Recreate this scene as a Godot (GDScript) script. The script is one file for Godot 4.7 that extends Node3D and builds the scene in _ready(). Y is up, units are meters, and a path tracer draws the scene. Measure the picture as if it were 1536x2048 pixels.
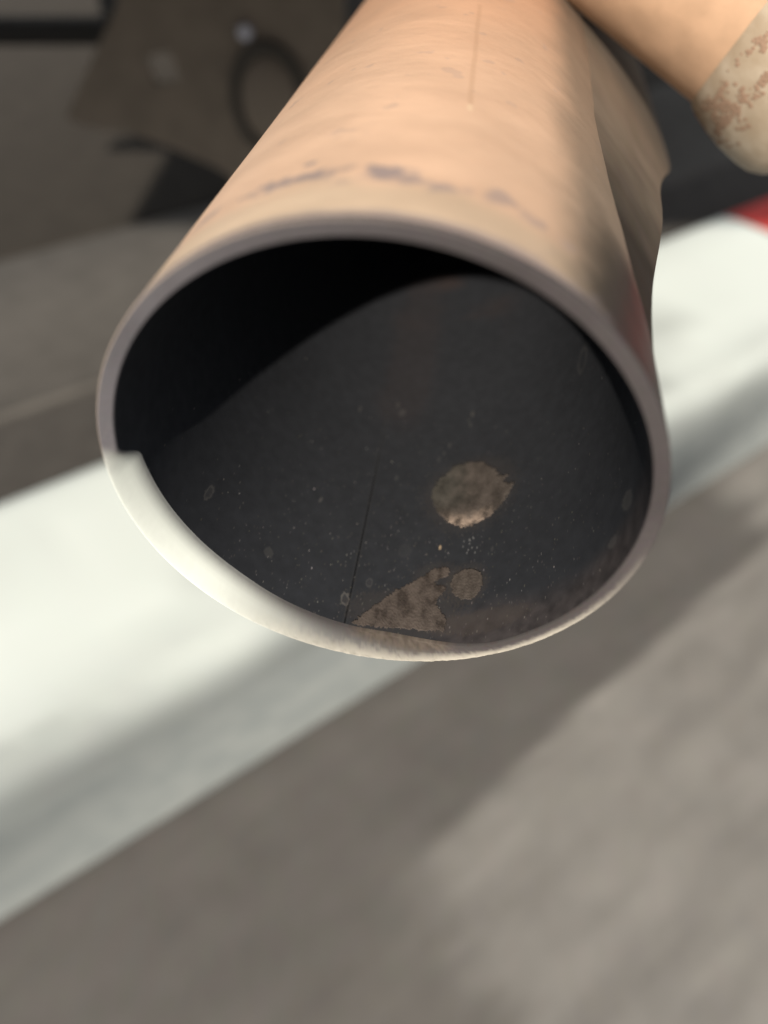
extends Node3D
# Close-up of a car's tail pipe above a painted kerb. Metres, y up. The mouth of the pipe is at MOUTH, its axis level.

const MOUTH := Vector3(0.0, 0.30, 0.0)
const AXIS := Vector3(0.15043513, 0.0, -0.98861988)     # from the mouth into the car
const SIDE := Vector3(0.98861988, 0.0, 0.15043513)      # level, to the right of the mouth
const R := 0.05                                          # outer radius of the pipe
const RI := 0.04725                                      # inner radius
const SUN_TURN := 97.0                                  # degrees round the pipe where the sun stands, 90 is straight up
const KERB := Basis(Vector3(0.81067923, 0, -0.58549055), Vector3(0, 1, 0), Vector3(0.58549055, 0, 0.81067923))

const GROUND_AT := Vector3(-0.00195, -0.3932, -0.0996)   # top of the kerb, below the pipe
const BIG := 2.0
const PLATE := Color(0.125, 0.100, 0.080)                # bare brown steel

var noise := FastNoiseLite.new()
var fine := FastNoiseLite.new()
var streaks := FastNoiseLite.new()


# ---------------------------------------------------------------- helpers
func on_pipe(turn: float, along: float, r: float) -> Vector3:
	var a := deg_to_rad(turn)
	return SIDE * (cos(a) * r) + Vector3.UP * (sin(a) * r) + AXIS * along

func out_dir(turn: float) -> Vector3:
	var a := deg_to_rad(turn)
	return SIDE * cos(a) + Vector3.UP * sin(a)

func srgb(c: Color) -> Color:
	return c.linear_to_srgb()

func mat(c: Color, rough: float, metal := 0.0) -> StandardMaterial3D:
	var m := StandardMaterial3D.new()
	m.albedo_color = srgb(c)
	m.roughness = rough
	m.metallic = metal
	m.metallic_specular = 0.4
	return m

func painted(rough: float, metal := 0.0) -> StandardMaterial3D:
	var m := mat(Color(1, 1, 1), rough, metal)
	m.vertex_color_use_as_albedo = true
	m.metallic_specular = 0.2
	return m

func tex(seed_n: int, freq: float, as_bump := false, strength := 4.0) -> NoiseTexture2D:
	var n := FastNoiseLite.new()
	n.seed = seed_n
	n.frequency = freq
	n.fractal_octaves = 5
	var t := NoiseTexture2D.new()
	t.width = 512
	t.height = 512
	t.seamless = true
	t.noise = n
	t.as_normal_map = as_bump
	t.bump_strength = strength
	return t

func thing(called: String, label: String, category: String, at: Vector3, group := "") -> Node3D:
	var o := Node3D.new()
	o.name = called
	o.position = at
	o.set_meta("label", label)
	o.set_meta("category", category)
	if group != "":
		o.set_meta("group", group)
	add_child(o, true)
	return o

func part(called: String, mesh: Mesh, m: Material, parent: Node, label := "") -> MeshInstance3D:
	var o := MeshInstance3D.new()
	o.name = called
	o.mesh = mesh
	o.material_override = m
	o.cast_shadow = GeometryInstance3D.SHADOW_CASTING_SETTING_ON
	if label != "":
		o.set_meta("label", label)
	parent.add_child(o, true)
	return o

func setting(called: String, mesh: Mesh, m: Material, label: String, category: String) -> MeshInstance3D:
	var o := part(called, mesh, m, self, label)
	o.set_meta("category", category)
	o.set_meta("kind", "structure")
	return o

# rows of points -> smooth sheet; points[row][col], uvs and colours alike
func sheet(points: Array, uvs: Array, colors: Array, flip := false) -> ArrayMesh:
	var st := SurfaceTool.new()
	st.begin(Mesh.PRIMITIVE_TRIANGLES)
	var cols: int = points[0].size()
	for i in points.size():
		for j in cols:
			if colors.size() > 0:
				st.set_color(colors[i][j])
			if uvs.size() > 0:
				st.set_uv(uvs[i][j])
			st.add_vertex(points[i][j])
	for i in points.size() - 1:
		for j in cols - 1:
			var a := i * cols + j
			var b := a + 1
			var c := a + cols
			var d := c + 1
			if flip:
				for k in [a, c, b, b, c, d]:
					st.add_index(k)
			else:
				for k in [a, b, c, b, d, c]:
					st.add_index(k)
	st.generate_normals()
	return st.commit()

# a tube along a list of points with a radius at each
func tube(path: Array, radii: Array, sides := 48) -> ArrayMesh:
	var rows := []
	var up := Vector3(0.13, 0.97, 0.21).normalized()
	for i in path.size():
		var a: Vector3 = path[maxi(i - 1, 0)]
		var b: Vector3 = path[mini(i + 1, path.size() - 1)]
		var t := (b - a).normalized()
		var x := up.cross(t).normalized()
		var y := t.cross(x)
		var row := []
		for k in sides + 1:
			var w := TAU * k / sides
			row.append(path[i] + (x * cos(w) + y * sin(w)) * radii[i])
		rows.append(row)
	return sheet(rows, [], [])

# a cross-section in (z, y), swept along x from x0 to x1, closed, with end caps
func sweep(section: PackedVector2Array, x0: float, x1: float, steps := 1) -> ArrayMesh:
	var st := SurfaceTool.new()
	st.begin(Mesh.PRIMITIVE_TRIANGLES)
	var n := section.size()
	for s in steps:
		var xa := lerpf(x0, x1, float(s) / steps)
		var xb := lerpf(x0, x1, float(s + 1) / steps)
		for i in n:
			var p := section[i]
			var q := section[(i + 1) % n]
			var v := [Vector3(xa, p.y, p.x), Vector3(xb, p.y, p.x), Vector3(xb, q.y, q.x), Vector3(xa, q.y, q.x)]
			for k in [0, 1, 2, 0, 2, 3]:
				st.add_vertex(v[k])
	var tri := Geometry2D.triangulate_polygon(section)
	for i in range(0, tri.size(), 3):
		for x in [x0, x1]:
			var order := [0, 1, 2] if x == x1 else [2, 1, 0]
			for k in order:
				var p := section[tri[i + k]]
				st.add_vertex(Vector3(x, p.y, p.x))
	st.generate_normals()
	return st.commit()

func rounded(w0: float, w1: float, h0: float, h1: float, r: float, k := 5) -> PackedVector2Array:
	var out := PackedVector2Array()
	var c := [Vector2(w1 - r, h1 - r), Vector2(w0 + r, h1 - r), Vector2(w0 + r, h0 + r), Vector2(w1 - r, h0 + r)]
	for q in 4:
		for i in k + 1:
			var a := PI / 2 * (q + float(i) / k)
			out.append(c[q] + Vector2(cos(a), sin(a)) * r)
	return out

func angle_to(a: float, b: float) -> float:
	return absf(wrapf(a - b, -180.0, 180.0))

func bell(x: float, w: float) -> float:
	return exp(-x * x / (w * w))


# ---------------------------------------------------------------- the pipe
# how deep the bevel added for a pale haze reaches into the mouth: from the left side round to the bottom
func bevel(turn: float) -> float:
	var t := wrapf(turn, 0.0, 360.0)                     # 178 (left) ... 275 (below the middle) ... 300
	var edge := 177.5
	var a := smoothstep(edge - 3.0, edge + 7.0, t)
	var b := 1.0 - smoothstep(268.0, 305.0, t)
	return R * (0.010 + 0.145 * a * b * (1.0 - 0.35 * smoothstep(215.0, 270.0, t)))

func haze(turn: float) -> float:  # pale haze painted round the lower left of the rim
	var t := wrapf(turn, 0.0, 360.0)
	return smoothstep(174.0, 186.0, t) * (1.0 - smoothstep(205.0, 290.0, t))

func edge_wobble(turn: float) -> float:
	var p := out_dir(turn) * 90.0
	var low := clampf(1.0 - angle_to(turn, -75.0) / 60.0, 0.0, 1.0)
	return R * (0.0022 * noise.get_noise_3dv(p * 0.8) + 0.0050 * low * fine.get_noise_3dv(p * 6.0))

func outer_texture() -> ImageTexture:
	var w := 1024
	var h := 1024
	var im := Image.create(w, h, false, Image.FORMAT_RGB8)
	var deep := Color(0.62, 0.395, 0.270)
	var mid := Color(0.80, 0.56, 0.405)
	var pale := Color(0.66, 0.535, 0.40)
	var stain := Color(0.275, 0.245, 0.265)
	# round the pipe, along (in R), half widths, strength
	var spots := [[110.5, .33, 5.5, .06, .8], [103.0, .335, 4.6, .055, .85], [98.0, .36, 2.2, .03, .4], [89.5, .335, 4.4, .075, .9], [85.5, .295, 3.2, .05, .7], [92.5, .29, 3.0, .03, .4],
		[80.6, .275, 3.6, .045, .65], [76.0, .30, 2.0, .03, .3], [70.0, .343, 3.4, .07, .6], [63.7, .302, 2.8, .045, .5], [57.0, .27, 2.0, .05, .35], [127.7, .383, 4.5, .05, .6], [105.1, .45, 1.4, .018, .7], [135.0, .33, 3.0, .055, .5], [97.0, .25, 2.5, .025, .3]]
	for y in h:
		var z := 5.0 * (y + 0.5) / h
		for x in w:
			var turn := 360.0 * (x + 0.5) / w - 180.0
			var d := out_dir(turn)
			var q := d + AXIS * z
			var n1 := noise.get_noise_3dv(q * 60.0)
			var n2 := fine.get_noise_3dv(q * 60.0)
			var n3 := streaks.get_noise_3d(turn * 0.5, z * 30.0, 7.0)
			var c := mid.lerp(deep, smoothstep(0.7, 3.6, z + n1 * 0.5))
			c = c.lerp(pale, clampf(1.0 - smoothstep(0.16, 0.30, z + n1 * 0.09), 0.0, 1.0) * 0.75)
			c = c.lerp(Color(0.19, 0.155, 0.124), 0.92 * (0.35 * smoothstep(98.0, 56.0, turn + n1 * 5.0) + 0.65 * smoothstep(64.0, 50.0, turn + n1 * 3.0)) * smoothstep(-80.0, 0.0, turn))  # right flank browned: the shade past the terminator is painted in
			c = c * (1.0 + 0.10 * n1 + 0.07 * n2 + 0.05 * n3)
			var s := 0.0
			if z < 0.6 and turn > 45.0 and turn < 150.0:
				for k in spots:
					var u := Vector2((turn - k[0]) / k[2], (z - k[1]) / k[3])
					u += Vector2(noise.get_noise_3d(turn * 6.0, z * 300.0, k[0]), noise.get_noise_3d(turn * 6.0, z * 300.0, k[0] + 50.0)) * 0.9
					s = maxf(s, minf(k[4] * 1.15, 1.0) * (1.0 - smoothstep(0.40, 1.22, u.length())))
			# small dents and flecks further up
			var g := fine.get_noise_3d(turn * 2.2, z * 95.0, 40.0)
			s = maxf(s, 0.28 * smoothstep(0.45, 0.62, g) * smoothstep(0.3, 0.6, z))
			# brown line where the burnt band ends at the mouth
			s = maxf(s, 0.85 * (1.0 - smoothstep(0.035, 0.075, z + n1 * 0.05)))
			# scraped zone by the right of the mouth
			var scrape := bell(turn - 44.0, 14.0) * bell(z - 0.05, 0.14)
			s = maxf(s, 1.2 * scrape * smoothstep(-0.15, 0.35, fine.get_noise_3d(turn * 3.6 + z * 130.0, z * 22.0, 11.0)))
			c = c.lerp(stain, clampf(s, 0.0, 1.0) * 0.85)
			# dark shade painted round the right flank behind the mouth
			var flank_shade := smoothstep(58.0, 44.0, turn + 7.0 * n1) * smoothstep(-110.0, -70.0, turn) * (1.0 - smoothstep(0.45, 1.0, z + 0.25 * n1))
			c = c.lerp(Color(0.012, 0.011, 0.010), clampf(flank_shade, 0.0, 1.0) * 0.97)
			# a long scratch with a bright end
			var line := absf(turn - (79.0 + (z - 1.1) * 2.4) + n1 * 0.4)
			if z > 1.05 and z < 2.6:
				c = c.lerp(Color(0.40, 0.24, 0.14), 0.28 * (1.0 - smoothstep(0.25, 0.9, line)))
			elif z > 0.98 and z <= 1.05:
				c = c.lerp(Color(0.85, 0.70, 0.50), 0.5 * (1.0 - smoothstep(0.3, 0.8, line)))
			im.set_pixel(x, y, srgb(c.clamp()))
	im.generate_mipmaps()
	return ImageTexture.create_from_image(im)

func dab(im: Image, turn: float, z: float, half_turn: float, half_z: float, c: Color, strength: float, ring: float, tilt := 0.0) -> void:
	var w := im.get_width()
	var h := im.get_height()
	var cx := (turn + 180.0) / 360.0 * w
	var cy := z / 4.5 * h
	var rx := maxf(half_turn / 360.0 * w, 0.8)
	var ry := maxf(half_z / 4.5 * h, 0.8)
	var reach := int(maxf(rx, ry) * 1.5) + 2
	for j in range(-reach, reach + 1):
		for i in range(-reach, reach + 1):
			var x := int(cx) + i
			var y := int(cy) + j
			if x < 0 or y < 0 or x >= w or y >= h:
				continue
			var p := Vector2(x + 0.5 - cx, y + 0.5 - cy).rotated(tilt)
			var l := Vector2(p.x / rx, p.y / ry).length()
			if rx > 3.0:
				l += 0.22 * fine.get_noise_2d(x * 3.0, y * 3.0) + 0.12 * noise.get_noise_2d(x * 4.0, y * 4.0)
			var a := 1.0 - smoothstep(0.75, 1.1, l)
			if ring > 0.0:
				a *= lerpf(1.0, smoothstep(0.45, 0.85, l), ring)
			if a > 0.0:
				im.set_pixel(x, y, im.get_pixel(x, y).lerp(srgb(c), clampf(a * strength, 0.0, 1.0)))

func inner_texture() -> ImageTexture:
	var w := 2048
	var h := 1024
	var im := Image.create(w, h, false, Image.FORMAT_RGB8)
	for y in h:
		var z := 4.5 * (y + 0.5) / h
		for x in w:
			var turn := 360.0 * (x + 0.5) / w - 180.0
			if turn > 60.0 and turn < 140.0:             # the roof of the pipe: plain soot
				im.set_pixel(x, y, Color(0.185, 0.187, 0.195))
				continue
			var q := out_dir(turn) + AXIS * z
			var n1 := noise.get_noise_3dv(q * 45.0)
			var n2 := fine.get_noise_3dv(q * 220.0)
			var c := Color(0.0290, 0.0312, 0.0365) * (1.0 + 0.10 * n1 + 0.16 * n2)
			# brownish dust in a band behind the lip, lower right
			var dust := clampf(1.0 - smoothstep(0.10, 0.26, z + 0.10 * n1), 0.0, 1.0) * smoothstep(-82.0, -66.0, turn) * (1.0 - smoothstep(-15.0, 25.0, turn))
			c = c.lerp(Color(0.058, 0.050, 0.050) * (1.0 + 0.5 * n2), dust * 0.75)
			# faint reddish streak along the seam, deep inside
			var red := bell(turn + 97.0 + 3.0 * n1, 7.0) * smoothstep(1.4, 2.0, z) * (0.5 + n1)
			c = c.lerp(Color(0.048, 0.036, 0.034), clampf(red, 0.0, 0.22))
			var red2 := bell(turn + 80.0, 16.0) * smoothstep(2.3, 2.9, z) * smoothstep(-0.1, 0.5, n1)
			c = c.lerp(Color(0.048, 0.036, 0.034), clampf(red2, 0.0, 0.7))
			# weld seam, a thin dark line
			var seam := absf(turn + 99.6 + 1.4 * z)
			if z < 1.7:
				c = c.lerp(Color(0.008, 0.008, 0.009), (1.0 - smoothstep(0.10, 0.34, seam)) * 0.9 * (1.0 - smoothstep(0.9, 1.7, z)))
				c = c.lerp(Color(0.05, 0.05, 0.05), bell(seam - 0.5, 0.2) * 0.25)
			im.set_pixel(x, y, srgb(c.clamp()))
	var gray := Color(0.11, 0.105, 0.10)
	# marks one can make out: round the pipe, along, half sizes, strength, ring
	for k in [[-149.6, .41, 1.3, .055, .6, .6, .3], [-126.0, .348, 1.6, .035, .35, 0.0, 0.0], [-95.5, .386, 1.1, .03, .45, .75, 0.0], [-101.2, .259, 1.3, .045, 1.0, .8, -.5],
		[-8.7, .27, 3.2, .05, .5, .2, .25], [-25.2, 1.625, 2.6, .12, .35, .9, .3], [-17.4, .175, 2.2, .03, .4, 0.0, 0.0], [-71.1, 1.724, .5, .03, .7, 0.0, 0.0], [-71.4, 1.62, .4, .025, .5, 0.0, 0.0],
		[-112.0, 1.648, .5, .03, .5, 0.0, 0.0], [-96.8, 1.734, 1.2, .04, .45, .3, .4], [-99.0, 1.80, .8, .03, .35, 0.0, 0.0], [-87.0, .62, 2.2, .05, .15, .3, 0.0], [-78.0, 1.45, .5, .025, .4, 0.0, 0.0], [-79.5, 1.38, .4, .02, .4, 0.0, 0.0], [-81.0, 1.33, .6, .03, .25, 0.0, 0.0], [-94.0, 1.15, .6, .025, .3, 0.0, 0.0], [-116.0, .82, .5, .025, .6, 0.0, .4], [-60.0, .58, .5, .02, .3, 0.0, 0.0]]:
		dab(im, k[0], k[1], k[2], k[3], gray, k[4], k[5], k[6])
	dab(im, -76.4, .644, .42, .018, Color(0.36, 0.27, 0.18), 1.0, 0.0)
	for k in 12:
		dab(im, -67.0 + randf_range(-2.4, 2.4), .64 + randf_range(-.06, .06), .2, .008, Color(0.25, 0.25, 0.25), 0.7, 0.0)
	for k in [[-68.5, 1.02, 17.0, .31, .30], [-67.0, .385, 7.0, .14, .35], [-84.0, .22, 18.0, .16, .35], [-76.0, .43, 8.0, .13, .30], [-62.0, .15, 16.0, .07, .45]]:
		dab(im, k[0], k[1], k[2], k[3], Color(0.062, 0.052, 0.047), k[4], 0.0)
	# fine grit, thicker towards the bottom of the mouth
	for k in 1000:
		var turn := -85.0 + randfn(0.0, 38.0)
		var z := absf(randfn(0.0, 0.75))
		if turn < -178.0 or turn > 30.0 or z > 3.4:
			continue
		var b := randf_range(0.05, 0.13) if randf() < 0.9 else randf_range(0.2, 0.45)
		var tint := Color(b, b * randf_range(0.86, 1.0), b * randf_range(0.75, 1.0))
		dab(im, turn, z, randf_range(0.10, 0.20), randf_range(0.004, 0.009), tint, randf_range(0.35, 0.9), 0.0)
	im.generate_mipmaps()
	return ImageTexture.create_from_image(im)

# a crust lying on the inner wall: an outline in (degrees round the pipe, R along it)
func crust(outline: PackedVector2Array, tint: Callable, ragged: float, height: float) -> ArrayMesh:
	var box := Rect2(outline[0], Vector2.ZERO)
	for p in outline:
		box = box.expand(p)
	box = box.grow_individual(1.0, 0.02, 1.0, 0.02)
	var step_t := 0.16
	var step_z := 0.0034
	var nt := int(box.size.x / step_t) + 1
	var nz := int(box.size.y / step_z) + 1
	var st := SurfaceTool.new()
	st.begin(Mesh.PRIMITIVE_TRIANGLES)
	var inside := {}
	for i in nt + 1:
		for j in nz + 1:
			var p := box.position + Vector2(i * step_t, j * step_z)
			var q := p + Vector2(noise.get_noise_2d(p.x * 30.0, p.y * 1400.0), noise.get_noise_2d(p.x * 30.0 + 500.0, p.y * 1400.0) * 0.02) * ragged
			if Geometry2D.is_point_in_polygon(q, outline):
				inside[Vector2i(i, j)] = inside.size()
	for k in inside:
		var p := box.position + Vector2(k.x * step_t, k.y * step_z)
		var around := 0
		for o in [Vector2i(1, 0), Vector2i(-1, 0), Vector2i(0, 1), Vector2i(0, -1)]:
			around += 1 if inside.has(k + o) else 0
		var lift := 0.00004 + height * (0.25 if around < 4 else 1.0 + 0.5 * fine.get_noise_2d(p.x * 24.0, p.y * 1200.0))
		var edge_mix := 0.55 if around < 4 else 0.0
		st.set_color((tint.call(p) as Color).lerp(Color(0.036, 0.035, 0.036), edge_mix))
		st.add_vertex(on_pipe(p.x, p.y * R, RI - lift))
	for k in inside:
		var b := Vector2i(k.x + 1, k.y)
		var c := Vector2i(k.x, k.y + 1)
		var d := Vector2i(k.x + 1, k.y + 1)
		if inside.has(b) and inside.has(c):
			for v in [k, c, b]:
				st.add_index(inside[v])
		if inside.has(b) and inside.has(c) and inside.has(d):
			for v in [b, c, d]:
				st.add_index(inside[v])
	st.generate_normals()
	return st.commit()

func outline_of(a: Array) -> PackedVector2Array:
	var out := PackedVector2Array()
	for i in range(0, a.size(), 2):
		out.append(Vector2(a[i], a[i + 1]))
	return out

func build_pipe() -> void:
	var t := thing("exhaust_pipe", "tan heat-stained exhaust tail pipe with its wide sooty open mouth towards the viewer", "exhaust pipe", MOUTH)
	var n := 360
	# outer skin
	var pts := []
	var uvs := []
	var zs := [0.022, 0.05, 0.09, 0.14, 0.2, 0.3, 0.45, 0.7, 1.0, 1.5, 2.0, 2.6, 3.3, 4.1, 5.0, 6.2, 8.0]
	for z in zs:
		var row := []
		var ru := []
		for k in n + 1:
			var turn := 360.0 * k / n - 180.0
			var fade := 1.0 - smoothstep(0.02, 0.35, z)
			row.append(on_pipe(turn, z * R, R + edge_wobble(turn) * fade + 0.00012 * noise.get_noise_3dv(out_dir(turn) * 50.0 + AXIS * z * 40.0)))
			ru.append(Vector2(float(k) / n, minf(z / 5.0, 0.998)))
		pts.append(row)
		uvs.append(ru)
	var skin := mat(Color(1, 1, 1), 0.46, 0.15)
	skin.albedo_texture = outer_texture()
	skin.normal_enabled = true
	skin.normal_texture = tex(5, 0.02, true, 3.0)
	skin.normal_scale = 0.25
	skin.uv1_scale = Vector3.ONE
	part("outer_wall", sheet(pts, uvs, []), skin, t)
	# inner wall, from behind the bevel
	pts = []
	uvs = []
	for i in 41:
		var f := float(i) / 40.0
		var row := []
		var ru := []
		for k in n + 1:
			var turn := 360.0 * k / n - 180.0
			var z := lerpf(bevel(turn) / R + 0.012, 8.0, pow(f, 1.8))
			row.append(on_pipe(turn, z * R, RI - 0.00006 * noise.get_noise_3dv(out_dir(turn) * 40.0 + AXIS * z * 30.0)))
			ru.append(Vector2(float(k) / n, minf(z / 4.5, 0.998)))
		pts.append(row)
		uvs.append(ru)
	var soot := mat(Color(1, 1, 1), 0.8)
	soot.metallic_specular = 0.18
	soot.albedo_texture = inner_texture()
	var wall := part("inner_wall", sheet(pts, uvs, [], true), soot, t, "matt black sooty inside of the pipe")
	# closed far end, out of sight round the bend
	var cap := CylinderMesh.new()
	cap.top_radius = RI
	cap.bottom_radius = RI
	cap.height = 0.004
	var c := part("baffle", cap, mat(Color(0.01, 0.01, 0.01), 0.9), t)
	c.transform = Transform3D(Basis(SIDE, AXIS, SIDE.cross(AXIS)), AXIS * 8.0 * R)
	# lip
	n = 720
	pts = []
	var cols := []
	var prof := [0.0, 0.02, 0.06, 0.14, 0.25, 0.38, 0.52, 0.66, 0.8, 0.92, 0.975, 1.0]
	for i in prof.size() + 3:
		var row := []
		var rc := []
		for k in n + 1:
			var turn := 360.0 * k / n - 180.0
			var w := edge_wobble(turn)
			var b := bevel(turn)
			var p: Vector3
			if i == 0:
				p = on_pipe(turn, 0.022 * R, R + w)
			elif i == 1:
				p = on_pipe(turn, 0.004 * R, R - 0.001 * R + w)
			elif i == prof.size() + 2:
				p = on_pipe(turn, b + 0.014 * R, RI - 0.00001)
			else:
				var f: float = prof[i - 2]
				var grit := R * (0.0016 * fine.get_noise_3dv(out_dir(turn) * 700.0 + AXIS * f * 260.0) + 0.0012 * noise.get_noise_3dv(out_dir(turn) * 120.0 + AXIS * f * 10.0))
				p = on_pipe(turn, b * pow(f, 1.15) - grit * (0.4 if i > 2 and i < 8 else 0.0), lerpf(R * 0.995, RI + 0.0001, f) + w * (1.0 - f))
			row.append(p)
			var f2 := clampf((prof[clampi(i - 2, 0, prof.size() - 1)]), 0.0, 1.0)
			var m1 := noise.get_noise_3dv(out_dir(turn) * 60.0)
			var m2 := fine.get_noise_3dv(out_dir(turn) * 620.0 + AXIS * f2 * 160.0)
			var left := smoothstep(60.0, 150.0, angle_to(turn, 0.0))
			var base := Color(0.060, 0.054, 0.056).lerp(Color(0.088, 0.085, 0.094), left) * (1.0 + 0.25 * m1 + 0.12 * m2)
			if i <= 2:
				base = base.lerp(Color(0.42, 0.34, 0.28), 0.5 * left)
			# grainy sand-coloured edge at the bottom
			var low := 1.0 - smoothstep(35.0, 75.0, angle_to(turn, -80.0 + 10.0 * m1))
			base = base.lerp(Color(0.33, 0.31, 0.27) * (1.0 + 0.5 * m2), low * (1.0 - smoothstep(0.05, 0.65, f2 + 0.25 * m2 + 0.15 * m1)))
			# rust creeping over the inner edge of the bevel at the bottom
			var creep := (1.0 - smoothstep(10.0, 18.0, angle_to(turn, -84.0))) * smoothstep(0.45, 0.85, f2 + 0.35 * m1 + 0.15 * m2)
			base = base.lerp(Color(0.080, 0.066, 0.056) * (1.0 + 0.5 * m2), clampf(creep, 0.0, 1.0))
			var sooty := low * smoothstep(0.55, 1.0, f2 + 0.3 * m1) * (1.0 - clampf(creep, 0.0, 1.0))
			base = base.lerp(Color(0.050, 0.045, 0.044), sooty * 0.7)
			# pale haze painted on the bevel, fading to grey lower down
			var pl := haze(turn + 3.0 * m1) * smoothstep(1.20, 0.55, f2 + 0.03 * m2 + 0.25 * smoothstep(225.0, 285.0, wrapf(turn, 0.0, 360.0)))
			base = base.lerp(Color(0.79, 0.84, 0.79).lerp(Color(0.27, 0.275, 0.255), smoothstep(218.0, 262.0, wrapf(turn, 0.0, 360.0))) * (1.0 + 0.04 * m2), clampf(pl, 0.0, 1.0))
			if i <= 2:
				base = base * lerpf(1.0, 0.8, haze(turn))
			rc.append(base.clamp())
		pts.append(row)
		cols.append(rc)
	part("rim", sheet(pts, [], cols, true), painted(0.55), t, "grey cut edge of the mouth, painted pale as haze at lower left")
	build_shade_sheet(t)
	# crusts on the inner wall
	var crust_mat := painted(0.85)
	var big := outline_of([-81.8, 1.053, -80.3, 1.146, -77.3, 1.213, -75.9, 1.26, -71.7, 1.278, -65.1, 1.263, -63.7, 1.221, -61.0, 1.182, -58.9, 1.105, -55.3, 1.085, -57.4, 1.045, -53.3, 1.0, -54.8, .958, -57.0, .882, -59.9, .828, -63.3, .795, -66.9, .765, -70.9, .772, -75.1, .818, -77.8, .87, -80.7, .955])
	part("rust_patch", crust(big, func(p: Vector2) -> Color:
		var m1 := noise.get_noise_2d(p.x * 7.0, p.y * 250.0)
		var m2 := fine.get_noise_2d(p.x * 60.0, p.y * 2400.0)
		var k := Color(0.076, 0.065, 0.058).lerp(Color(0.066, 0.062, 0.055), smoothstep(-66.0, -78.0, p.x + 6.0 * m1) * smoothstep(0.85, 1.0, p.y))
		var low := smoothstep(0.90, 0.83, p.y + 0.07 * m1 + 0.05 * m2 - 0.0022 * absf(p.x + 69.0)) * (1.0 - smoothstep(5.0, 10.0, absf(p.x + 69.0)))
		k = k.lerp(Color(0.34, 0.265, 0.215), low * smoothstep(-0.35, 0.15, m1 + m2) * 0.9)
		return (k * (1.0 + 0.55 * m1 + 0.25 * m2)).clamp(), 1.2, 0.00022), crust_mat, wall, "largest brown patch, ragged on its right, pale along its lower edge")
	var dot := outline_of([-72.0, .399, -71.1, .454, -68.7, .479, -66.1, .483, -63.6, .461, -62.2, .417, -62.0, .361, -63.0, .311, -65.2, .284, -68.2, .293, -70.8, .33])
	part("rust_patch", crust(dot, func(p: Vector2) -> Color:
		var m2 := fine.get_noise_2d(p.x * 60.0, p.y * 2400.0)
		return (Color(0.078, 0.066, 0.058) * (1.0 + 0.40 * m2 + 0.35 * noise.get_noise_2d(p.x * 14.0, p.y * 500.0))).clamp(), 0.5, 0.00014), crust_mat, wall, "small round brown patch")
	var flame := outline_of([-98.4, .125, -93.8, .239, -87.7, .362, -81.1, .448, -77.8, .502, -74.1, .514, -72.2, .488, -72.5, .45, -75.1, .429, -76.7, .406, -74.3, .403, -72.7, .379, -73.1, .349, -74.7, .321, -75.0, .276, -73.0, .23, -71.9, .185, -71.7, .115, -76.9, .125, -83.8, .135, -90.9, .13])
	part("rust_patch", crust(flame, func(p: Vector2) -> Color:
		var m1 := noise.get_noise_2d(p.x * 7.0, p.y * 260.0)
		var m2 := fine.get_noise_2d(p.x * 60.0, p.y * 2400.0)
		var k := Color(0.080, 0.066, 0.058).lerp(Color(0.055, 0.045, 0.040), smoothstep(0.10, 0.40, m1) * 0.7)
		return (k * (1.0 + 0.32 * m2 - 0.5 * m1)).clamp(), 0.8, 0.00012), crust_mat, wall, "flame-shaped brown rust patch reaching the lower lip")


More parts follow.
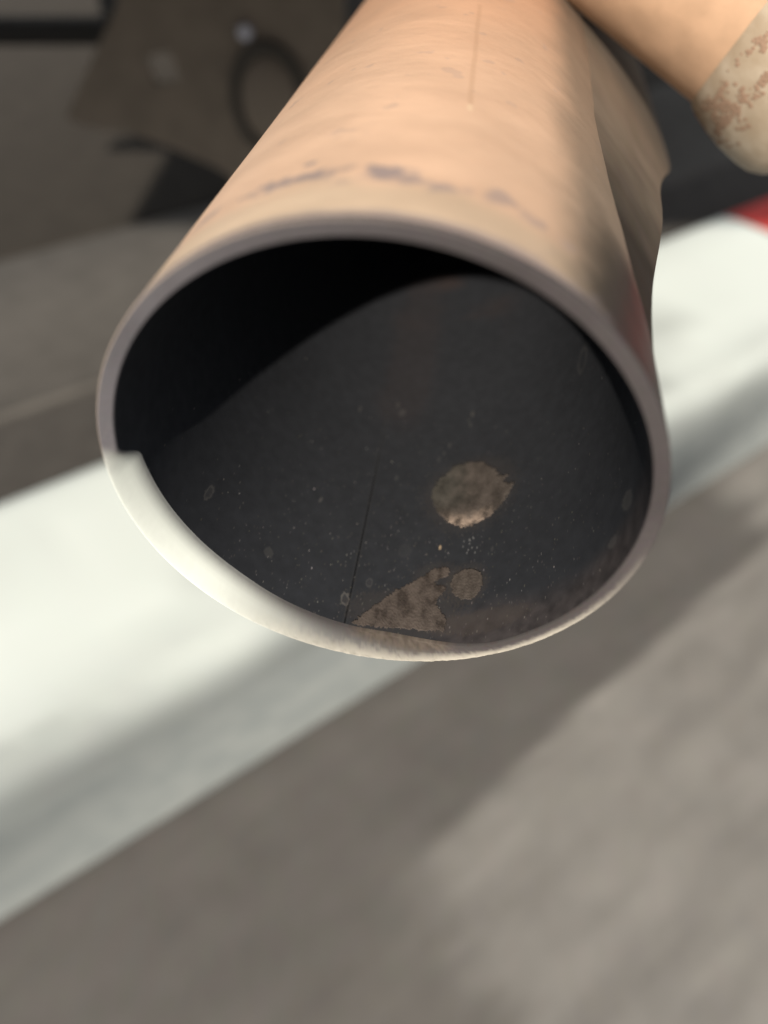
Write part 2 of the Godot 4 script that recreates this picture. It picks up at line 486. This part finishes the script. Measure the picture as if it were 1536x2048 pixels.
# ---------------------------------------------------------------- other parts under the car
func build_second_pipe() -> void:
	var a := Vector3(0.0881, 0.3743, -0.1896)
	var b := Vector3(0.1260, 0.3523, -0.1681)
	var d := (b - a).normalized()
	var t := thing("connecting_pipe", "tan exhaust pipe crossing the upper right corner, ending in a pale sleeve", "exhaust pipe", b)
	var path := []
	var rad := []
	for i in 25:
		path.append(d * lerpf(-0.16, 0.004, i / 24.0))
		rad.append(0.045)
	var m := mat(Color(0.66, 0.44, 0.295), 0.46, 0.15)
	m.albedo_texture = mottle(31, Color(0.80, 0.80, 0.80), Color(1, 1, 1))
	m.uv1_triplanar = true
	m.uv1_scale = Vector3.ONE * 14.0
	part("pipe_wall", tube(path, rad, 72), m, t)
	var sleeve_path := []
	var sleeve_r := []
	for k in [[-0.003, .0452], [-0.0015, .0462], [0.002, .0472], [0.007, .0485], [0.013, .0497], [0.020, .0502], [0.025, .0499], [0.029, .0482], [0.032, .0455], [0.034, .042], [0.034, .039], [0.02, .039], [0.0, .039]]:
		sleeve_path.append(d * k[0])
		sleeve_r.append(k[1])
	var s := mat(Color(0.50, 0.43, 0.34), 0.6)
	s.albedo_texture = mottle(33, Color(0.72, 0.66, 0.60), Color(1, 1, 1))
	s.uv1_triplanar = true
	s.uv1_scale = Vector3.ONE * 16.0
	part("sleeve", tube(sleeve_path, sleeve_r, 72), s, t, "pale sleeve with rust marks along its joint")
	# rust flakes along the joint
	var x := Vector3.UP.cross(d).normalized()
	var y := d.cross(x)
	var st := SurfaceTool.new()
	st.begin(Mesh.PRIMITIVE_TRIANGLES)
	for k in 9000:
		var w := randf() * TAU
		var off := randfn(0.006, 0.004)
		var clump := noise.get_noise_2d(w * 90.0, off * 5000.0) + 0.5 * fine.get_noise_2d(w * 260.0, off * 9000.0)
		if clump < 0.10 or off < 0.0 or off > 0.017:
			continue
		var rr := 0.0
		for q in range(1, 8):
			var o0: float = sleeve_path[q - 1].dot(d)
			var o1: float = sleeve_path[q].dot(d)
			if off <= o1:
				rr = lerpf(sleeve_r[q - 1], sleeve_r[q], (off - o0) / (o1 - o0)) + 0.0001
				break
		var p := d * off + (x * cos(w) + y * sin(w)) * rr
		var tx := (y * cos(w) - x * sin(w))
		var size := randf_range(0.0003, 0.0009)
		var start := randf() * TAU
		for e in 5:
			var e0 := start + TAU * e / 5
			var e1 := start + TAU * (e + 1) / 5
			var out := (x * cos(w) + y * sin(w)) * 0.0002
			st.add_vertex(p + out)
			st.add_vertex(p + (tx * cos(e0) + d * sin(e0)) * size)
			st.add_vertex(p + (tx * cos(e1) + d * sin(e1)) * size)
	st.generate_normals()
	var fl := part("rust_flakes", st.commit(), mat(Color(0.31, 0.21, 0.15), 0.9), t)
	fl.set_meta("kind", "stuff")

func mottle(seed_n: int, low: Color, high: Color) -> NoiseTexture2D:
	var t := tex(seed_n, 0.012)
	var g := Gradient.new()
	g.set_color(0, srgb(low))
	g.set_color(1, srgb(high))
	g.set_offset(0, 0.25)
	g.set_offset(1, 0.7)
	t.color_ramp = g
	return t

# an added bent sheet, coloured as the brown shade there, that leaves the pipe at a tangent on its right side
func build_shade_sheet(t: Node3D) -> void:
	var reach := []
	for i in 60:
		var z := 0.012 + 0.10 * i / 40.0 if i < 40 else 0.112 + 0.30 * pow((i - 39) / 20.0, 1.5)
		reach.append([z, lerpf(0.030, 0.0385, smoothstep(0.03, 0.10, z)) + 0.034 * smoothstep(0.09, 0.22, z)])
	var front := []
	var back := []
	var rim := [[], [], []]
	var tints := []
	for k in reach:
		var f := []
		var g := []
		var tint := []
		for j in 13:
			var far: float = k[1] * j / 12.0
			var t0 := 56.0
			var pos := Vector2(cos(deg_to_rad(t0)), sin(deg_to_rad(t0))) * (R - 0.0004)
			var a := deg_to_rad(t0 - 3.0)
			var steps := 12
			for q in steps:
				a = deg_to_rad(t0 - 3.0) - (q + 0.5) / steps * far / 0.20
				pos += Vector2(sin(a), -cos(a)) * far / steps
			a = deg_to_rad(t0 - 3.0) - far / 0.20
			var hug := deg_to_rad(t0) - far / R
			var w := smoothstep(0.004, 0.100, k[0])
			pos = (Vector2(cos(hug), sin(hug)) * (R - 0.0006)).lerp(pos, w)
			a = lerpf(hug, a, w)
			var out := SIDE * cos(a) + Vector3.UP * sin(a)
			var p: Vector3 = SIDE * pos.x + Vector3.UP * pos.y + AXIS * k[0] + out * (0.00008 * noise.get_noise_2d(k[0] * 900.0, far * 900.0))
			f.append(p)
			var front_shade := clampf(1.75 - (k[0] - 0.012) / 0.055 + 0.2 * noise.get_noise_2d(k[0] * 1200.0, far * 1200.0), 0.0, 1.0) * smoothstep(0.001, 0.014, far)  # dark shade painted on the sheet towards the mouth
			tint.append(Color(0.175, 0.143, 0.114).lerp(Color(0.035, 0.031, 0.027), front_shade) * (1.0 + 0.2 * noise.get_noise_2d(k[0] * 2000.0, far * 2000.0)))
			g.append(p - out * 0.0010)
			if j == 12:
				rim[0].append(p)
				rim[1].append(p - out * 0.0005 + SIDE * 0.0004)
				rim[2].append(p - out * 0.0010)
		front.append(f)
		tints.append(tint)
		back.append(g)
	var st := SurfaceTool.new()
	st.begin(Mesh.PRIMITIVE_TRIANGLES)
	var edge_tints := []
	for k in tints:
		edge_tints.append(k[12] * 0.5)  # free edge darkened in colour to stay within the shade
	for m in [sheet(front, [], tints), sheet(back, [], tints, true), sheet(rim, [], [edge_tints, edge_tints, edge_tints], true)]:
		st.append_from(m, 0, Transform3D.IDENTITY)
	var m := painted(0.7)
	part("shade_sheet", st.commit(), m, t, "added brown sheet in place of the shade off the right side of the pipe")

func build_bracket() -> void:
	var at := Vector3(-0.25, 0.498, -1.10)
	var t := thing("hanger_bracket", "dark brown steel bracket with a square hole, hanging behind the left of the pipe", "bracket", at)
	var outline := PackedVector2Array([Vector2(-0.06, 0.0), Vector2(0.20, 0.0), Vector2(0.20, -0.56), Vector2(0.15, -0.598), Vector2(0.089, -0.603), Vector2(0.04, -0.575), Vector2(-0.004, -0.546), Vector2(-0.06, -0.520), Vector2(-0.128, -0.495), Vector2(-0.195, -0.486), Vector2(-0.210, -0.474), Vector2(-0.10, -0.333)])
	var root := CSGCombiner3D.new()
	root.name = "plate"
	var body := CSGPolygon3D.new()
	body.name = "plate_sheet"
	body.polygon = outline
	body.depth = 0.012
	root.add_child(body)
	var hole := CSGPolygon3D.new()
	hole.name = "square_hole"
	var sq := rounded(-0.019, 0.019, -0.019, 0.019, 0.008, 3)
	hole.polygon = sq
	hole.depth = 0.06
	hole.operation = CSGShape3D.OPERATION_SUBTRACTION
	hole.position = Vector3(-0.057, -0.412, 0.02)
	hole.rotation.z = 0.2
	root.add_child(hole)
	var pm := mat(PLATE, 0.8, 0.0)
	pm.albedo_texture = mottle(41, Color(0.85, 0.85, 0.85), Color(1, 1, 1))
	pm.uv1_triplanar = true
	pm.uv1_scale = Vector3.ONE * 2.5
	body.material = pm
	hole.material = pm
	t.add_child(root, true)
	# folded left edge
	part("flange", sweep(rounded(-0.09, -0.0125, -0.33, -0.002, 0.005, 3), -0.072, -0.0605), mat(PLATE, 0.8), t)
	var ring := TorusMesh.new()
	ring.inner_radius = 0.050
	ring.outer_radius = 0.066
	ring.rings = 48
	ring.ring_segments = 16
	var g := part("rubber_grommet", ring, mat(Color(0.040, 0.035, 0.030), 0.8), t)
	g.position = Vector3(0.089, -0.451, 0.004)
	g.rotation = Vector3(PI / 2, 0, 0)
	g.scale = Vector3(0.85, 1.0, 1.15)
	var boss := SphereMesh.new()
	boss.radius = 0.050
	boss.height = 0.036
	var bo := part("boss", boss, mat(PLATE, 0.7), t)
	bo.position = g.position
	bo.rotation = Vector3(PI / 2, 0, 0)
	bo.scale = Vector3(0.85, 1.0, 1.15)
	var bolt := CylinderMesh.new()
	bolt.top_radius = 0.009
	bolt.bottom_radius = 0.011
	bolt.height = 0.010
	bolt.radial_segments = 6
	var bt := part("bolt", bolt, mat(Color(0.36, 0.36, 0.42), 0.5, 0.2), t, "small bright bolt head")
	bt.position = Vector3(0.064, -0.367, 0.005)
	bt.rotation.x = PI / 2

func build_underbody() -> void:
	var t := thing("car_underbody", "dark underside of the car with a bar across, upper left of the pipe", "car", Vector3(0, 0.5, 0))
	var paint := mat(Color(0.03, 0.03, 0.032), 0.7)
	part("floor_panel", sweep(rounded(-4.6, -0.13, 0.0, 0.02, 0.008, 3), -1.0, 1.0), paint, t)
	part("bumper", sweep(rounded(-0.128, -0.06, 0.0, 0.30, 0.02, 5), -1.0, 1.0), mat(Color(0.05, 0.05, 0.052), 0.4), t)
	part("crossmember", sweep(rounded(-1.46, -1.40, -0.458, -0.421, 0.012, 4), -1.0, -0.44), mat(Color(0.010, 0.009, 0.008), 0.8), t)
	for x in [-0.95, -0.46]:
		var s := BoxMesh.new()
		s.size = Vector3(0.03, 0.43, 0.03)
		var o := part("strut", s, paint, t)
		o.position = Vector3(x, -0.215, -1.43)


# ---------------------------------------------------------------- ground
func road_color(s: float, p: float) -> Color:
	var m1 := noise.get_noise_2d(s * 260.0, p * 900.0)
	var m2 := streaks.get_noise_2d(s * 180.0, p * 1500.0)
	var m3 := fine.get_noise_2d(s * 2500.0, p * 2500.0)
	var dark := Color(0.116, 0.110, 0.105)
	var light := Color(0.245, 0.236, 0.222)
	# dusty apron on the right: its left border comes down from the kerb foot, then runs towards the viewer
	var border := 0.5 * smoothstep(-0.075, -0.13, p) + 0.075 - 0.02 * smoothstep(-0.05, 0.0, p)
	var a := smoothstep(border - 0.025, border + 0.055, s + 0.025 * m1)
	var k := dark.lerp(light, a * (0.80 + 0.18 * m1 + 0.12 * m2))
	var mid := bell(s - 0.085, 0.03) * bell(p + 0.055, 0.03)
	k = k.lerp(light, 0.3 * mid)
	# paler smear on the near left
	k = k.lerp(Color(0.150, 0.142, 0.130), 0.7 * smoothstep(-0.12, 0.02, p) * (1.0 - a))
	return (k * (1.0 + 0.10 * m2 + 0.07 * m1 + 0.06 * m3)).clamp()

func big(w0: float, w1: float, h0: float, h1: float, r: float, k := 5) -> PackedVector2Array:
	return rounded(w0 * BIG, w1 * BIG, h0 * BIG, h1 * BIG, r * BIG, k)

func build_ground() -> void:
	var base := setting("ground", sweep(big(-14.0, 14.0, -0.30, -0.165, 0.01, 1), -30.0, 30.0), mat(Color(0.10, 0.092, 0.08), 0.9), "plain grey ground far around the kerb", "ground")
	base.transform = Transform3D(KERB, GROUND_AT)
	var pts := []
	var cols := []
	for i in 141:
		var row := []
		var rc := []
		var p := -0.215 + 0.007 * i
		for j in 241:
			var s := -0.75 + 0.0075 * j
			row.append(Vector3(s, -0.16 + 0.0012 * noise.get_noise_2d(s * 400.0, p * 400.0), p) * BIG)
			rc.append(road_color(s, p))
		pts.append(row)
		cols.append(rc)
	var road := setting("road", sheet(pts, [], cols, true), painted(0.85), "dark streaked road surface with a pale dusty area below the pipe mouth", "road")
	road.transform = Transform3D(KERB, GROUND_AT)
	# kerb: stones with a painted cap
	var stones := [[-0.95, 0.298, "white", "white painted kerb stone in sunlight, at left below the pipe mouth"], [0.302, 0.815, "white", "white painted kerb stone to the right of the pipe, its end against red"], [0.819, 1.75, "red", "red painted kerb stone at the right edge, past the white one"]]
	var conc := mat(Color(0.180, 0.198, 0.200), 0.85)
	conc.albedo_texture = mottle(51, Color(0.85, 0.87, 0.88), Color(1, 1, 1))
	conc.uv1_triplanar = true
	conc.uv1_world_triplanar = true
	conc.uv1_scale = Vector3(3.0, 3.0, 3.0)
	var caps := {"white": Color(0.71, 0.775, 0.755), "red": Color(0.74, 0.085, 0.075)}
	for k in stones:
		var mid: float = (k[0] + k[1]) / 2
		var half: float = (k[1] - k[0]) / 2
		var t := thing("kerb_stone", k[3], "kerb stone", GROUND_AT + KERB * Vector3(mid, -0.165, -0.315) * BIG, "kerb stones in a row")
		t.basis = KERB
		part("stone", sweep(big(-0.114, 0.112, 0.002, 0.162, 0.022, 5), -half * BIG, half * BIG), conc, t)
		# the coat of paint: over the top and the front arris, worn down to the concrete towards the front
		var coat := [[0.1135, 0.118], [0.1140, 0.128], [0.1140, 0.138], [0.1132, 0.146], [0.1105, 0.1535], [0.1050, 0.1600], [0.098, 0.1635], [0.088, 0.165], [0.07, 0.165], [0.05, 0.165], [0.02, 0.165], [-0.05, 0.165], [-0.090, 0.165], [-0.104, 0.163], [-0.1115, 0.158], [-0.1150, 0.150], [-0.1155, 0.140]]
		var pts2 := []
		var cols2 := []
		var steps := int(half * 2 / 0.01)
		for c in coat:
			var row := []
			var rc := []
			for i in steps + 1:
				var x := lerpf(-half, half, float(i) / steps)
				row.append(Vector3(x, c[1], c[0]) * BIG)
				var wear := smoothstep(0.155, 0.055, c[0] + (0.165 - c[1]) * 0.9 + 0.012 * noise.get_noise_2d((x + mid) * 200.0, c[0] * 900.0))
				var bare := Color(0.180, 0.198, 0.200) * (1.0 + 0.1 * noise.get_noise_2d((x + mid) * 300.0, c[1] * 900.0))
				rc.append(bare.lerp(caps[k[2]] * (1.0 + 0.05 * noise.get_noise_2d((x + mid) * 200.0, c[0] * 500.0) - 0.35 * smoothstep(0.15, 0.5, noise.get_noise_2d((x + mid) * 110.0 + 300.0, c[0] * 260.0))), wear).clamp())
			pts2.append(row)
			cols2.append(rc)
		part("paint_coat", sheet(pts2, [], cols2), painted(0.7), t)
	# behind the kerb: soil, a strip of paving, ground coloured dark as the shade under the car
	var soil := mat(Color(0.060, 0.056, 0.052), 0.95)
	soil.albedo_texture = mottle(61, Color(0.8, 0.8, 0.8), Color(1, 1, 1))
	soil.uv1_triplanar = true
	soil.uv1_world_triplanar = true
	soil.uv1_scale = Vector3.ONE * 2.5
	var v := setting("verge", sweep(big(-5.0, -0.431, -0.165, -0.02, 0.006, 2), -16.0, 16.0), soil, "dark bare soil behind the kerb", "soil")
	v.transform = Transform3D(KERB, GROUND_AT)
	var pave := mat(Color(0.085, 0.080, 0.074), 0.9)
	pave.albedo_texture = mottle(63, Color(0.82, 0.82, 0.82), Color(1, 1, 1))
	pave.uv1_triplanar = true
	pave.uv1_world_triplanar = true
	pave.uv1_scale = Vector3.ONE * 2.0
	var under := mat(Color(0.033, 0.029, 0.0245), 0.95)  # dark colour stands for the shade under the car
	under.albedo_texture = mottle(65, Color(0.8, 0.8, 0.8), Color(1, 1, 1))
	under.uv1_triplanar = true
	under.uv1_world_triplanar = true
	under.uv1_scale = Vector3.ONE * 1.5
	var u := setting("asphalt", sweep(big(-4.9, -0.856, -0.10, -0.016, 0.004, 2), -15.8, 15.8), under, "asphalt under the car beyond the paving strip, coloured dark as shade", "asphalt")
	u.transform = Transform3D(KERB, GROUND_AT)
	var w := setting("pavement", sweep(big(-0.852, -0.545, -0.10, -0.014, 0.012, 4), -16.0, 16.0), pave, "grey strip of paving in the dark soil, far left", "pavement")
	w.transform = Transform3D(KERB, GROUND_AT)


func _ready() -> void:
	seed(7)
	noise.seed = 3
	noise.frequency = 0.03
	noise.fractal_octaves = 4
	fine.seed = 8
	fine.frequency = 0.05
	fine.fractal_octaves = 3
	streaks.seed = 12
	streaks.frequency = 0.02
	streaks.fractal_octaves = 3

	# camera
	var cam := Camera3D.new()
	cam.name = "camera"
	cam.position = Vector3(0.00194979, 0.39321332, 0.09959505)
	cam.rotation = Vector3(deg_to_rad(-44.35182), 0, 0)
	cam.near = 0.01
	cam.far = 60.0
	var lens := CameraAttributesPhysical.new()
	lens.frustum_focal_length = 18.0
	lens.frustum_focus_distance = 0.167
	lens.frustum_near = 0.01
	lens.frustum_far = 60.0
	lens.exposure_aperture = 4.2
	cam.attributes = lens
	add_child(cam)
	cam.fov = 67.380
	cam.current = true

	# sky, exposure, sun
	var env := Environment.new()
	env.background_mode = Environment.BG_SKY
	var sky_mat := ProceduralSkyMaterial.new()
	sky_mat.sky_top_color = Color(0.63, 0.64, 0.655)
	sky_mat.sky_horizon_color = Color(0.84, 0.83, 0.81)
	sky_mat.ground_bottom_color = Color(0.35, 0.34, 0.32)
	sky_mat.ground_horizon_color = Color(0.60, 0.60, 0.58)
	sky_mat.sky_curve = 0.15
	var sky := Sky.new()
	sky.sky_material = sky_mat
	env.sky = sky
	env.tonemap_mode = Environment.TONE_MAPPER_LINEAR
	env.tonemap_exposure = 1.6
	env.sdfgi_enabled = true
	env.ssao_enabled = true
	env.ssil_enabled = true
	var we := WorldEnvironment.new()
	we.name = "environment"
	we.environment = env
	add_child(we)
	var sun := DirectionalLight3D.new()
	sun.name = "sun"
	sun.light_energy = 1.3
	sun.light_color = Color(1.0, 0.955, 0.89)
	sun.light_angular_distance = 1.0
	sun.shadow_enabled = true
	add_child(sun)
	var to_sun := (out_dir(SUN_TURN) - AXIS * 1.83).normalized()
	sun.look_at_from_position(to_sun * 5.0, Vector3.ZERO)

	build_ground()
	build_underbody()
	build_pipe()
	build_second_pipe()
	build_bracket()
